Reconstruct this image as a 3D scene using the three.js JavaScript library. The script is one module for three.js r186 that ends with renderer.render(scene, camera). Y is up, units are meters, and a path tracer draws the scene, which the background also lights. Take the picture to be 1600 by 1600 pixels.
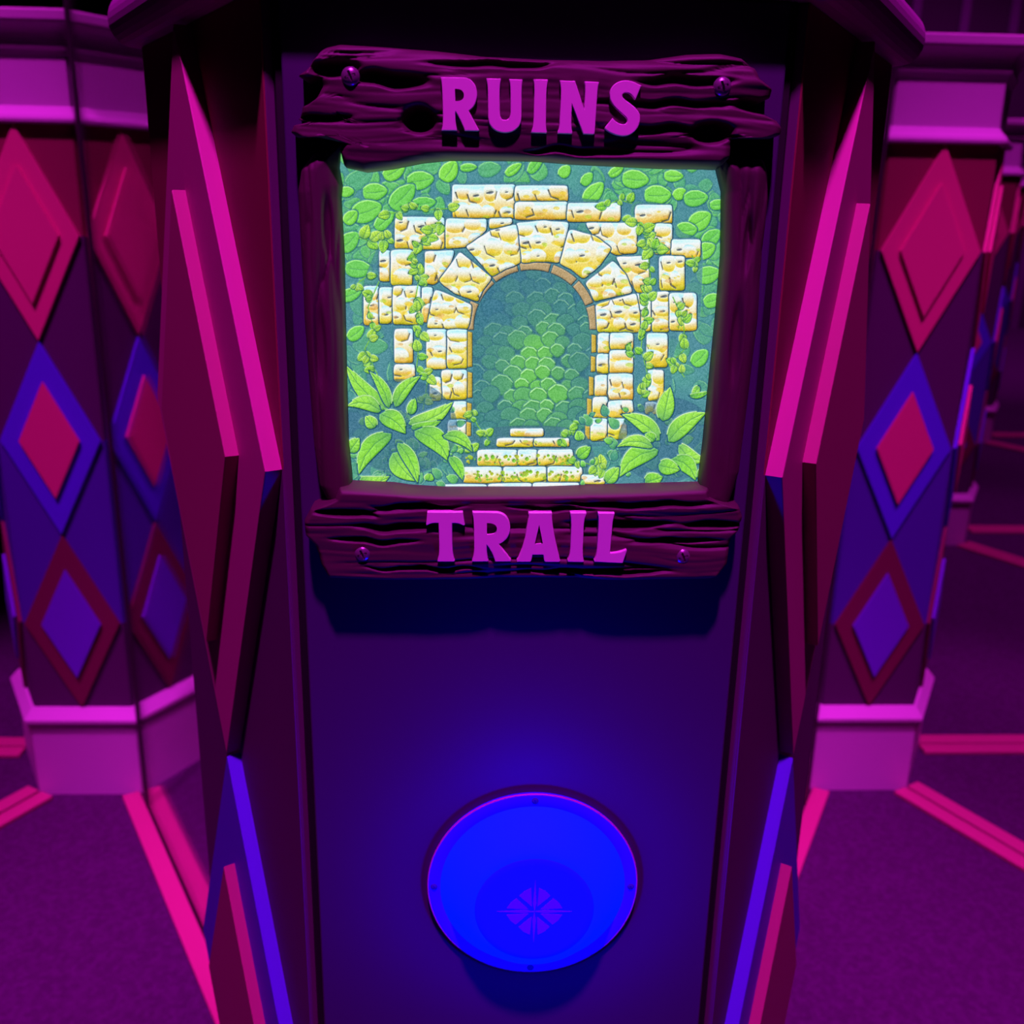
import * as THREE from 'three';
import { mergeGeometries } from 'three/addons/utils/BufferGeometryUtils.js';
import { RoundedBoxGeometry } from 'three/addons/geometries/RoundedBoxGeometry.js';
import { RectAreaLightUniformsLib } from 'three/addons/lights/RectAreaLightUniformsLib.js';
import { SUBTRACTION, Brush, Evaluator } from 'three-bvh-csg';

// ---------------------------------------------------------------- camera, light, exposure
const D = Math.PI / 180;
const scene = new THREE.Scene();
scene.background = new THREE.Color(0, 0, 0);
const camera = new THREE.PerspectiveCamera(53.8, 1, 0.05, 60);
camera.rotation.order = 'YXZ';
camera.position.set(0, 1.55, 0);
camera.rotation.set(-17.17 * D, 0, 1.13 * D);
camera.focus = 0.8; camera.userData.fStop = 6.8;                // phone lens focused on the sign
scene.add(camera);
const renderer = new THREE.WebGLRenderer({ antialias: true });
renderer.toneMapping = THREE.LinearToneMapping;
renderer.toneMappingExposure = 1;
renderer.shadowMap.enabled = true;
RectAreaLightUniformsLib.init();

const MAGENTA = new THREE.Color().setRGB(1.0, 0.022, 0.97);
const CEILING = 7.8;
// the magenta ceiling spots: x, z, aim x, aim y, aim z, candela, label
const SPOTS = [                                            // and the half angle of the beam
  [0.0, 1.85, 0.0, 0.9, -0.8, 185, 13, 'magenta ceiling spotlight aimed at the front of the ruins kiosk'],
  [-1.75, 0.35, -1.3, 0.0, -2.25, 165, 9.8, 'magenta ceiling spotlight aimed at the post left of the kiosk'],
  [1.0, 0.25, 1.25, 0.0, -2.25, 165, 9.8, 'magenta ceiling spotlight aimed at the post right of the kiosk'],
  [2.6, -1.9, 2.5, 0.0, -4.3, 80, 13, 'magenta ceiling spotlight aimed at the second post on the right'],
  [3.6, -4.6, 3.7, 0.0, -7.4, 50, 14, 'magenta ceiling spotlight aimed at the farthest post'],
  [4.6, -8.4, 5.2, 0.6, -12.5, 95, 34, 'magenta ceiling spotlight over the floor at the far wall'],
];

// ---------------------------------------------------------------- helpers
function rng(seed) { let a = seed >>> 0; return () => { a = (a + 0x6D2B79F5) | 0; let t = Math.imul(a ^ (a >>> 15), 1 | a); t = (t + Math.imul(t ^ (t >>> 7), 61 | t)) ^ t; return ((t ^ (t >>> 14)) >>> 0) / 4294967296; }; }
function hash(x, y, s) { let h = Math.imul(x | 0, 374761393) ^ Math.imul(y | 0, 668265263) ^ Math.imul(s | 0, 1442695041); h = Math.imul(h ^ (h >>> 13), 1274126177); return ((h ^ (h >>> 16)) >>> 0) / 4294967296; }
function noise(x, y, s = 1) { const i = Math.floor(x), j = Math.floor(y), f = x - i, g = y - j, u = f * f * (3 - 2 * f), v = g * g * (3 - 2 * g); const a = hash(i, j, s), b = hash(i + 1, j, s), c = hash(i, j + 1, s), d = hash(i + 1, j + 1, s); return a + (b - a) * u + (c - a) * v + (a - b - c + d) * u * v; }
function fbm(x, y, s, o = 4) { let r = 0, a = 0.5, t = 0; for (let k = 0; k < o; k++) { r += a * noise(x, y, s + k); t += a; a *= 0.5; x *= 2.03; y *= 2.03; } return r / t; }
function mat(r, g, b, o = {}) { const m = new THREE.MeshStandardMaterial({ roughness: 0.7, ...o }); m.color.setRGB(r, g, b); return m; }
function obj(name, g, m, parent = scene) { const o = new THREE.Mesh(g, m); o.name = name; o.castShadow = o.receiveShadow = true; parent.add(o); return o; }
const taken = {};
function thing(name, label, category, group) { const n = taken[name] = (taken[name] ?? -1) + 1; const o = new THREE.Group(); o.name = n ? `${name}_${String(n).padStart(3, '0')}` : name; o.userData = { label, category }; if (group) o.userData.group = group; scene.add(o); return o; }
function struct(name, g, m, label) { const o = obj(name, g, m); o.userData = { kind: 'structure', label, category: name.split('_')[0] }; return o; }
function box(w, h, d, x = 0, y = 0, z = 0) { return new THREE.BoxGeometry(w, h, d).translate(x, y, z); }
function rbox(w, h, d, r, x = 0, y = 0, z = 0) { return new RoundedBoxGeometry(w, h, d, 2, r).translate(x, y, z); }
function hexRing(profile) { const g = new THREE.LatheGeometry(profile.map(p => new THREE.Vector2(p[0], p[1])), 6, Math.PI / 6).toNonIndexed(); g.computeVertexNormals(); return g; }
function poly(points, depth, bevel = 0.0012) {
  const s = new THREE.Shape(points.map(p => new THREE.Vector2(p[0], p[1])));
  return new THREE.ExtrudeGeometry(s, bevel ? { depth: depth - bevel, bevelEnabled: true, bevelThickness: bevel, bevelSize: bevel, bevelOffset: -bevel, bevelSegments: 2 } : { depth, bevelEnabled: false });
}
function diamond(hw, hh, cy, depth, z) { return poly([[0, cy + hh], [-hw, cy], [0, cy - hh], [hw, cy]], depth).translate(0, 0, z); }
function lerpTable(t, y) { if (y <= t[0][0]) return t[0][1]; for (let i = 1; i < t.length; i++) if (y <= t[i][0]) { const a = t[i - 1], b = t[i]; return a[1] + (b[1] - a[1]) * (y - a[0]) / (b[0] - a[0]); } return t[t.length - 1][1]; }

// ---------------------------------------------------------------- materials
function speckle(seed, lo, hi, size = 512, cell = 2) {       // fine colour grain, tiles
  const data = new Uint8Array(size * size * 4), r = rng(seed);
  for (let i = 0; i < size * size; i++) {
    const x = i % size, y = (i / size) | 0, w = size / 64;
    const c = noise((x / w) % 64, (y / w) % 64, seed), v = lo + (hi - lo) * (0.55 * r() + 0.45 * c), k = Math.round(255 * v);
    data.set([k, k, k, 255], i * 4);
  }
  const t = new THREE.DataTexture(data, size, size); t.wrapS = t.wrapT = THREE.RepeatWrapping; t.magFilter = THREE.LinearFilter; t.minFilter = THREE.LinearMipmapLinearFilter; t.generateMipmaps = true; t.colorSpace = THREE.SRGBColorSpace; t.needsUpdate = true; return t;
}
function lit(r, g, b, er, eg, eb) { const m = new THREE.MeshPhysicalMaterial({ roughness: 0.8, specularIntensity: 0.15 }); m.color.setRGB(r, g, b); m.emissive.setRGB(er, eg, eb); return m; }
const carpetMap = speckle(7, 0.62, 1.0); carpetMap.repeat.set(1.6, 1.6);
const M = {
  carpet: mat(0.078, 0.016, 0.104, { map: carpetMap, roughness: 1 }),
  dark: mat(0.012, 0.010, 0.014, { roughness: 0.9 }),
  wall: mat(0.030, 0.016, 0.036, { roughness: 0.9 }),
  batten: mat(0.10, 0.03, 0.13, { roughness: 0.7 }),
  white: mat(0.62, 0.60, 0.62, { roughness: 0.55 }),
  skirting: mat(0.52, 0.52, 0.52, { roughness: 0.55 }),
  core: mat(0.03, 0.015, 0.04),
  red: mat(0.70, 0.14, 0.21, { roughness: 0.6 }),
  kioskRed: mat(0.52, 0.12, 0.27, { roughness: 0.6 }),
  kioskInlay: mat(0.42, 0.11, 0.175, { roughness: 0.6 }),
  darkRed: mat(0.24, 0.03, 0.055, { roughness: 0.65 }),
  plum: mat(0.075, 0.03, 0.088, { roughness: 0.65 }),
  violet: mat(0.062, 0.03, 0.36, { roughness: 0.6 }),
  blue: mat(0.085, 0.04, 0.80, { roughness: 0.55 }),
  maroon: mat(0.16, 0.025, 0.05, { roughness: 0.65 }),
  purple: mat(0.13, 0.05, 0.62, { roughness: 0.6 }),
  rail: mat(0.47, 0.10, 0.175, { roughness: 0.6 }),
  channel: mat(0.02, 0.012, 0.02, { roughness: 0.5 }),
  kioskBlack: mat(0.006, 0.005, 0.010, { roughness: 0.6 }),
  kioskPanel: mat(0.048, 0.02, 0.105, { roughness: 0.55 }),
  kioskSide: mat(0.10, 0.03, 0.11, { roughness: 0.65 }),
  kioskCrown: mat(0.34, 0.14, 0.34, { roughness: 0.5 }),
  letter: mat(0.80, 0.78, 0.80, { roughness: 0.6 }),
  wood: mat(0.066, 0.036, 0.042, { roughness: 0.6 }),
  screw: mat(0.42, 0.40, 0.46, { roughness: 0.25, metalness: 0.7 }),
  plastic: lit(0.004, 0.01, 0.30, 0.0, 0.0085, 0.97), plasticTop: lit(0.008, 0.005, 0.30, 0.0, 0.0025, 0.95), flange: lit(0.030, 0.005, 0.35, 0.004, 0.0005, 0.93), rose: lit(0.12, 0.01, 0.25, 0.008, 0, 0.84), flangeScrew: lit(0.03, 0.01, 0.12, 0.0, 0, 0.40),
  rim: mat(0.45, 0.06, 0.50, { roughness: 0.5 }),
};
const glass = new THREE.MeshPhysicalMaterial({ color: 0xffffff, transmission: 1, thickness: 0, roughness: 0.0, ior: 1.2 });

// ---------------------------------------------------------------- the room
const X0 = -6, X1 = 8, Z0 = -14, Z1 = 3;
struct('floor', box(X1 - X0, 0.1, Z1 - Z0, (X0 + X1) / 2, -0.05, (Z0 + Z1) / 2), M.carpet, 'dark purple carpet under magenta light');
{ const f = scene.getObjectByName('floor').geometry, p = f.attributes.position, uv = f.attributes.uv; for (let i = 0; i < p.count; i++) uv.setXY(i, p.getX(i), p.getZ(i)); }
struct('ceiling', box(X1 - X0, 0.1, Z1 - Z0, (X0 + X1) / 2, CEILING + 0.05, (Z0 + Z1) / 2), M.dark, 'black ceiling above the maze');
struct('wall_left', box(0.1, CEILING, Z1 - Z0, X0 - 0.05, CEILING / 2, (Z0 + Z1) / 2), M.wall, 'dark side wall left of the maze');
struct('wall_right', box(0.1, CEILING, Z1 - Z0, X1 + 0.05, CEILING / 2, (Z0 + Z1) / 2), M.wall, 'dark side wall right of the maze');
struct('wall_front', box(X1 - X0 + 0.2, CEILING, 0.1, (X0 + X1) / 2, CEILING / 2, Z1 + 0.05), M.wall, 'dark wall behind the viewer');
const wallBack = struct('wall_back', box(X1 - X0 + 0.2, CEILING, 0.1, (X0 + X1) / 2, CEILING / 2, Z0 - 0.05), M.wall, 'dark panelled wall at the far end of the maze');
for (let x = X0 + 0.4; x < X1; x += 0.62) obj('batten', box(0.11, CEILING, 0.05, x, CEILING / 2, Z0 + 0.025), M.batten, wallBack);

// ---------------------------------------------------------------- harlequin posts
const PR = 0.2520, PY0 = 0.2553, PY1 = 1.6924, PT = (PY1 - PY0) / 3, PA = PR * Math.cos(30 * D), PW = PR / 2;
const POST = {
  base: hexRing([[0.0, 0.0], [0.270, 0.0], [0.270, 0.216], [0.0, 0.216]]),
  trim: hexRing([[0.0, 0.216], [0.277, 0.216], [0.286, 0.220], [0.287, 0.229], [0.262, 0.256], [0.0, 0.256]]),
  core: hexRing([[0.0, 0.25], [PR - 0.008, 0.25], [PR - 0.008, 1.70], [0.0, 1.70]]),
  bead: hexRing([[0.0, 1.692], [0.268, 1.692], [0.2735, 1.696], [0.274, 1.702], [0.270, 1.709], [0.260, 1.717], [0.250, 1.729], [0.0, 1.729]]),
  frieze: hexRing([[0.0, 1.727], [0.249, 1.727], [0.249, 1.834], [0.0, 1.834]]),
  cornice: hexRing([[0.0, 1.831], [0.251, 1.831], [0.256, 1.842], [0.261, 1.846], [0.262, 1.851], [0.259, 1.855], [0.259, 1.866], [0.262, 1.874], [0.268, 1.882], [0.277, 1.889], [0.287, 1.895], [0.290, 1.900], [0.290, 1.917], [0.286, 1.921], [0.0, 1.921]]),
  panel: box(PR - 0.004, PY1 - PY0, 0.006, 0, (PY0 + PY1) / 2, -0.005),
  tri: [], plate: [], inlay: [],
};
{
  const e = PW - 0.0006, y = k => PY1 - k * PT, T = 0.004;
  const tri = pts => poly(pts, T, 0).translate(0, 0, -0.002);
  for (const s of [1, -1]) {
    const c = s * PW * 0.95, q = s * e;                   // flat field pieces beside the diamonds
    POST.tri.push([tri([[0, y(0)], [q, y(0)], [q, y(0.5)], [c, y(0.5)]]), 'darkRed'], [tri([[c, y(0.5)], [q, y(0.5)], [q, y(1.5)], [c, y(1.5)], [0, y(1)]]), 'plum'],
      [tri([[c, y(1.5)], [q, y(1.5)], [q, y(2.5)], [c, y(2.5)], [0, y(2)]]), 'violet'], [tri([[c, y(2.5)], [q, y(2.5)], [q, y(3)], [0, y(3)]]), 'plum']);
  }
  ['red', 'blue', 'maroon'].forEach((m, k) => POST.plate.push([diamond(PW * 0.95, PT / 2 - 0.001, y(k + 0.5), 0.0095, 0.001), m]));
  [['red', 0.64], ['red', 0.60], ['purple', 0.62]].forEach(([m, q], k) => POST.inlay.push([diamond(PW * 0.95 * q, PT / 2 * q, y(k + 0.5), 0.0085, 0.0100), m]));
}
function post(x, z, yaw, label) {
  const p = thing('harlequin_post', label, 'post', 'harlequin posts of the maze');
  p.position.set(x, 0, z); p.rotation.y = yaw * D;
  obj('base', POST.base, M.skirting, p); obj('base_trim', POST.trim, M.white, p); obj('core', POST.core, M.core, p);
  obj('crown_bead', POST.bead, M.white, p); obj('frieze', POST.frieze, M.white, p); obj('cornice', POST.cornice, M.white, p);
  for (let k = 0; k < 6; k++) {
    const f = obj('face_panel', POST.panel, M.core, p); f.position.set(PA * Math.sin(k * 60 * D), 0, PA * Math.cos(k * 60 * D)); f.rotation.y = k * 60 * D;
    for (const [g, m] of POST.tri) obj('harlequin_triangle', g, M[m], f);
    for (const [g, m] of POST.plate) obj('diamond_plate', g, M[m], f);
    for (const [g, m] of POST.inlay) obj('diamond_inlay', g, M[m], f);
  }
  return p;
}
const L = [-1.1272, -2.5996, 2.3], R = [0.9692, -2.6945, 2.4], R2 = [2.035, -4.846, 2.4], R3 = [3.16, -7.09, 2.4];
post(...L, 'six-sided post with red, blue and violet diamonds left of the kiosk');
post(...R, 'six-sided post with red, blue and violet diamonds right of the kiosk, nearest on that side');
post(...R2, 'six-sided diamond post half hidden behind the large right post');
post(...R3, 'small farthest diamond post at the right edge of the picture');

// pink floor tracks between the posts: two rails and a groove
const corner = (P, a, r) => [P[0] + r * Math.sin((a + P[2]) * D), P[1] + r * Math.cos((a + P[2]) * D)];
const RAILH = 0.012;
function track(from, az, len, label) {         // az: direction from +z towards +x
  const t = thing('floor_track', label, 'floor track', 'pink floor tracks of the maze');
  t.position.set(from[0], 0, from[1]); t.rotation.y = az * D;
  for (const s of [-1, 1]) obj('rail', rbox(0.045, RAILH, len, 0.003, s * 0.0275, RAILH / 2, len / 2), M.rail, t);
  obj('groove', box(0.012, 0.004, len, 0, 0.002, len / 2), M.channel, t);
  return t;
}
const LK = 31.4, RK = -26.3;
track(corner(L, 30, 0.268), LK, 1.22, 'pink double floor track running from the left post to the kiosk');
track(corner(L, -30, 0.268), -28, 1.75, 'pink double floor track running from the left post towards the lower left');
track(corner(L, -90, 0.268), -87.7, 3.6, 'pink floor track running straight left behind the left post');
track(corner(R, -30, 0.268), RK, 1.18, 'pink double floor track running from the large right post to the kiosk');
track(corner(R, 30, 0.268), 31, 1.75, 'pink double floor track running from the large right post towards the lower right');
track(corner(R, 90, 0.268), 92.4, 3.6, 'pink floor track running straight right from the large right post');
track(corner(R2, 30, 0.268), 33, 1.9, 'pink floor track running forward from the half hidden post');
track(corner(R2, 90, 0.268), 92.4, 3.4, 'thin pink floor track running right from the half hidden post');
track(corner(R3, 30, 0.268), 33, 1.9, 'faint pink floor track running forward from the farthest post');
track(corner(R3, 90, 0.268), 92.4, 3.2, 'faint pink floor track running right from the farthest post');

// clear panes that stand in the two tracks beside the kiosk
function pane(from, az, len, label) {
  const t = thing('glass_panel', label, 'glass panel', 'glass panels beside the kiosk');
  t.position.set(from[0], 0.004, from[1]); t.rotation.y = az * D;
  obj('pane', box(0.006, 1.94, len - 0.02, 0, 0.97, len / 2), glass, t);
  obj('edge_channel', rbox(0.014, 1.945, 0.024, 0.002, 0, 0.9725, 0.014), M.channel, t);
  obj('edge_channel', rbox(0.011, 1.945, 0.020, 0.002, 0, 0.9725, len - 0.012), M.channel, t);
}
pane(corner(L, 30, 0.330), LK, 1.13, 'clear glass pane between the left post and the kiosk');
pane(corner(R, -30, 0.330), RK, 1.12, 'clear glass pane between the large right post and the kiosk');

// ---------------------------------------------------------------- the kiosk
const KR = 0.3881, KA = KR * Math.cos(30 * D), KW = KR / 2, KY0 = 0.2553, KY1 = 1.6924, KH = (KY1 - KY0) / 2;
const kiosk = thing('ruins_kiosk', 'dark six-sided kiosk with a lit ruins screen, wooden sign and glowing blue dome', 'kiosk');
kiosk.position.set(0, 0, -1.147); kiosk.rotation.y = 1.81 * D;
obj('body', hexRing([[0, 0.0], [KR - 0.004, 0.0], [KR - 0.004, 1.75], [0, 1.75]]), M.kioskBlack, kiosk);
obj('base', hexRing([[0, 0], [KR + 0.012, 0], [KR + 0.012, 0.216], [KR + 0.022, 0.220], [KR + 0.022, 0.230], [KR - 0.002, 0.2553], [0, 0.2553]]), M.skirting, kiosk);
{
  const b = []; for (let k = 0; k <= 14; k++) { const a = -90 + k * 180 / 14; b.push([KR + 0.012 + 0.024 * Math.cos(a * D), 1.719 + 0.026 * Math.sin(a * D)]); }
  obj('crown_bead', hexRing([[0, 1.693], ...b, [0, 1.745]]), M.kioskCrown, kiosk);
  obj('frieze', hexRing([[0, 1.74], [KR + 0.008, 1.74], [KR + 0.008, 1.86], [0, 1.86]]), M.kioskCrown, kiosk);
  obj('cornice', hexRing([[0, 1.856], [KR + 0.012, 1.856], [KR + 0.03, 1.89], [KR + 0.055, 1.92], [KR + 0.065, 1.935], [KR + 0.065, 1.96], [0, 1.96]]), M.kioskCrown, kiosk);
}
const FZ = KA + 0.002;                                   // front of the front panel, kiosk frame
const front = obj('front_panel', rbox(0.3735, KY1 - KY0, 0.012, 0.002, 0, (KY0 + KY1) / 2, FZ - 0.006), M.kioskPanel, kiosk);
// side faces: flat panel, two stacked diamonds, each with a smaller one on top
{
  const panelG = rbox(2 * KW - 0.012, KY1 - KY0, 0.008, 0.0015, 0, (KY0 + KY1) / 2, 0);
  const hw = KW * 0.965, y = k => KY1 - k * KH;
  const up = diamond(hw, KH / 2 - 0.002, y(0.5), 0.0155, 0.004), lo = diamond(hw, KH / 2 - 0.002, y(1.5), 0.0155, 0.004);
  const upIn = diamond(0.116, 0.222, y(0.5) - 0.002, 0.0125, 0.0193), loIn = diamond(0.116, 0.222, y(1.5), 0.0125, 0.0193);
  const e = KW - 0.0065, tris = [], tri = pts => poly(pts, 0.002, 0).translate(0, 0, 0.0030);
  for (const q of [1, -1]) tris.push([tri([[0, y(0)], [q * e, y(0)], [q * e, y(0.5)]]), 'darkRed'], [tri([[q * e, y(0.5)], [q * e, y(1.5)], [0, y(1)]]), 'kioskSide'], [tri([[q * e, y(1.5)], [q * e, y(2)], [0, y(2)]]), 'plum']);
  for (const k of [1, 2, 3, 4, 5]) {
    const f = obj('side_panel', panelG, M.kioskSide, kiosk); f.position.set(KA * Math.sin(k * 60 * D), 0, KA * Math.cos(k * 60 * D)); f.rotation.y = k * 60 * D;
    for (const [g, m] of tris) obj('harlequin_triangle', g, M[m], f);
    obj('diamond_plate', up, M.kioskRed, f); obj('diamond_inlay', upIn, M.kioskInlay, f); obj('diamond_plate', lo, M.blue, f); obj('diamond_inlay', loIn, M.kioskInlay, f);
  }
}

// carved wooden planks and side logs around the screen: relief over a grid, closed to the panel behind
function plank(name, { along, lo, hi, n, m, zFront, zBack, dents, seed, edge, amp, horizontal }) {
  // s runs along the grain (0..n), t across (0..m); lo / hi give the two long edges, along(t) the two ends
  const pos = [], idx = [], W = n + 3, Hh = m + 3;
  for (let j = -1; j <= m + 1; j++) for (let i = -1; i <= n + 1; i++) {
    const border = i < 0 || j < 0 || i > n || j > m;
    const u = Math.min(1, Math.max(0, i / n)), v = Math.min(1, Math.max(0, j / m));
    const [a0, a1] = along(v), a = a0 + (a1 - a0) * u, c0 = lerpTable(lo, a), c1 = lerpTable(hi, a), c = c0 + (c1 - c0) * v;
    const x = horizontal ? a : c, y = horizontal ? c : a;
    let z = zBack;
    if (!border) {
      const d = Math.min(Math.min(u, 1 - u) * (a1 - a0), Math.min(v, 1 - v) * (c1 - c0)), q = Math.min(1, d / edge);
      const g = c + 0.016 * (fbm(a * 7, c * 12, seed + 40, 3) - 0.5), strand = fbm(a * 3.2, g * 46, seed + 60, 2);
      const crack = 1 - Math.abs(2 * fbm(a * 5, g * 62, seed, 3) - 1), fine = 1 - Math.abs(2 * fbm(a * 11, g * 190, seed + 9, 2) - 1), some = Math.max(0, fbm(a * 8, c * 18, seed + 80, 2) * 2.2 - 0.6);
      z = zFront - 0.011 * (1 - Math.sqrt(1 - (1 - q) * (1 - q))) - amp * some * Math.pow(crack, 9) - amp * 0.16 * Math.pow(fine, 3) + 0.006 * (strand - 0.6);
      for (const [dx, dy, rx, ry, dep] of dents) { const ex = (x - dx) / rx, ey = (y - dy + 0.004 * (noise(x * 60, 3, seed) - 0.5)) / ry, e = ex * ex + ey * ey; if (e < 4) z -= dep * Math.exp(-e * e); }
    }
    pos.push(x, y, z);
  }
  const flip = !horizontal;
  for (let j = 0; j < Hh - 1; j++) for (let i = 0; i < W - 1; i++) { const a = j * W + i, b = a + 1, c = a + W, d = c + 1; if (flip) idx.push(a, c, b, b, c, d); else idx.push(a, b, c, b, d, c); }
  const g = new THREE.BufferGeometry(); g.setAttribute('position', new THREE.Float32BufferAttribute(pos, 3)); g.setIndex(idx); g.computeVertexNormals();
  return obj(name, g, M.wood, kiosk);
}
const tab = (pts, k) => pts.map(p => k ? [p[1], p[0]] : p).sort((a, b) => a[0] - b[0]);
const SZ = FZ + 0.028;                                    // front of the planks
const topPlank = plank('sign_plank', {
  horizontal: true, n: 300, m: 84, zFront: SZ, zBack: FZ - 0.00103, seed: 11, edge: 0.00718, amp: 0.0036,
  hi: [[-0.1796, 1.64237], [-0.16451, 1.64237], [-0.15425, 1.65129], [-0.1407, 1.65406], [-0.1093, 1.65314], [-0.07317, 1.6514], [-0.03695, 1.64842], [0.00411, 1.64729], [0.04977, 1.6475], [0.08169, 1.64904], [0.10899, 1.65294], [0.13188, 1.65427], [0.1482, 1.65129], [0.1602, 1.64647], [0.18473, 1.64237]],
  lo: [[-0.14306, 1.57566], [-0.13875, 1.57032], [-0.1248, 1.56755], [-0.10612, 1.57012], [-0.08272, 1.57494], [-0.06414, 1.57709], [-0.03613, 1.57771], [0.00133, 1.57791], [0.02956, 1.57627], [0.05788, 1.57555], [0.09565, 1.57453], [0.1288, 1.57473], [0.14317, 1.57422], [0.15394, 1.57566]],
  along: (() => {
    const l = [[1.56745, -0.13752], [1.5734, -0.14091], [1.57997, -0.14306], [1.58849, -0.1405], [1.59002, -0.17344], [1.59444, -0.17847], [1.60019, -0.17632], [1.60296, -0.16523], [1.60532, -0.17344], [1.60973, -0.17047], [1.61568, -0.16923], [1.61845, -0.15918], [1.62492, -0.15435], [1.63128, -0.15497], [1.63528, -0.1639], [1.64052, -0.17139], [1.6478, -0.16113], [1.65396, -0.14522]];
    const r = [[1.5736, 0.1365], [1.57576, 0.14029], [1.5812, 0.14491], [1.58787, 0.14573], [1.59475, 0.14604], [1.5967, 0.17344], [1.60049, 0.18134], [1.60624, 0.18175], [1.61137, 0.17837], [1.61589, 0.16769], [1.62092, 0.15887], [1.62533, 0.16544], [1.62974, 0.1719], [1.63621, 0.17272], [1.64237, 0.16287], [1.64863, 0.16], [1.65365, 0.14111]];
    return v => { const y = 1.57207 + v * 0.08056; return [lerpTable(l, y), lerpTable(r, y)]; };
  })(),
  dents: [[-0.08416, 1.60491, 0.00975, 0.0077, 0.03284], [0.1288, 1.59977, 0.01232, 0.00616, 0.03284], [-0.14471, 1.63826, 0.01437, 0.00462, 0.03079], [-0.10468, 1.63056, 0.02258, 0.00462, 0.01847], [-0.15394, 1.60491, 0.01642, 0.00205, 0.01847], [0.10776, 1.63416, 0.03079, 0.00308, 0.01232], [0.09237, 1.61876, 0.04618, 0.00226, 0.01026], [0.15907, 1.61825, 0.01232, 0.00359, 0.02053], [0.08723, 1.60131, 0.03079, 0.00287, 0.01026], [-0.03079, 1.64288, 0.04105, 0.00205, 0.00821], [0.03079, 1.58489, 0.03079, 0.00226, 0.00821]],
});
const bottomPlank = plank('sign_plank', {
  horizontal: true, n: 300, m: 84, zFront: SZ, zBack: FZ - 0.00103, seed: 31, edge: 0.00513, amp: 0.0036,
  hi: [[-0.15404, 1.3276], [-0.10817, 1.32596], [-0.09483, 1.32401], [-0.06815, 1.32268], [0.01324, 1.3236], [0.06845, 1.32637], [0.14358, 1.32945], [0.15394, 1.32832]],
  lo: [[-0.16318, 1.24879], [-0.16143, 1.24755], [-0.11679, 1.24632], [-0.06404, 1.24735], [0.01529, 1.2492], [0.06856, 1.24797], [0.12182, 1.2495], [0.15928, 1.25043], [0.16718, 1.25217]],
  along: (() => {
    const l = [[1.24755, -0.1601], [1.25094, -0.1639], [1.26038, -0.16882], [1.2688, -0.17057], [1.27701, -0.17334], [1.28522, -0.18032], [1.2961, -0.18083], [1.30698, -0.17478], [1.31601, -0.15497], [1.32607, -0.15107]];
    const r = [[1.24981, 0.15599], [1.25217, 0.16277], [1.26069, 0.16913], [1.27198, 0.16975], [1.28317, 0.17088], [1.29158, 0.17714], [1.30267, 0.17878], [1.31077, 0.17549], [1.31868, 0.15035], [1.32945, 0.14778]];
    return v => { const y = 1.24827 + v * 0.078; return [lerpTable(l, y), lerpTable(r, y)]; };
  })(),
  dents: [[-0.14573, 1.30472, 0.02053, 0.00257, 0.01437], [-0.10263, 1.29394, 0.03079, 0.00308, 0.01026], [-0.08723, 1.3119, 0.03079, 0.00257, 0.01026], [0.07697, 1.29959, 0.03592, 0.00328, 0.01232], [0.15394, 1.29856, 0.02053, 0.00308, 0.01232], [0.09237, 1.31652, 0.05131, 0.00257, 0.01026], [-0.12315, 1.28214, 0.03079, 0.00226, 0.00821], [0.12315, 1.28522, 0.03079, 0.00205, 0.00924], [-0.0821, 1.25854, 0.04105, 0.00185, 0.00821], [0.06158, 1.25802, 0.05131, 0.00185, 0.00821], [0.02053, 1.3119, 0.03079, 0.00205, 0.00821]],
});
plank('frame_log', {
  horizontal: false, n: 220, m: 34, zFront: SZ - 0.00526, zBack: FZ - 0.00103, seed: 51, edge: 0.01334, amp: 0.0036, dents: [[-0.16215, 1.43711, 0.00411, 0.03079, 0.00411], [-0.15394, 1.52947, 0.00308, 0.02053, 0.00411]],
  along: v => [1.31036 - 0.00411 * Math.sin(v * 3.1), 1.58079 + 0.00616 * v],
  lo: tab([[-0.15497, 1.58695], [-0.1642, 1.57874], [-0.17262, 1.56847], [-0.1757, 1.55277], [-0.17488, 1.45897], [-0.17149, 1.35798], [-0.16862, 1.32617], [-0.1601, 1.30882]], true),
  hi: tab([[-0.14368, 1.58695], [-0.14542, 1.57042], [-0.14347, 1.5579], [-0.14471, 1.54887], [-0.14358, 1.50731], [-0.14409, 1.45948], [-0.1445, 1.40981], [-0.1445, 1.35829], [-0.14265, 1.33448], [-0.14214, 1.30882]], true),
});
plank('frame_log', {
  horizontal: false, n: 220, m: 34, zFront: SZ - 0.00526, zBack: FZ - 0.00103, seed: 71, edge: 0.01334, amp: 0.0036, dents: [[0.16113, 1.44737, 0.00411, 0.03079, 0.00411], [0.1642, 1.51921, 0.00308, 0.02053, 0.00411]],
  along: v => [1.31293 - 0.00411 * Math.sin(v * 3.1), 1.58695 - 0.00411 * v],
  lo: tab([[0.1365, 1.58695], [0.13803, 1.57596], [0.14388, 1.55883], [0.14717, 1.51234], [0.14666, 1.4641], [0.14553, 1.41402], [0.1444, 1.36199], [0.14296, 1.33253], [0.14286, 1.30882]], true),
  hi: tab([[0.16626, 1.589], [0.17344, 1.58079], [0.17683, 1.57309], [0.17868, 1.554], [0.17919, 1.46461], [0.17703, 1.40417], [0.17488, 1.34095], [0.16687, 1.30882]], true),
});

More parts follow.
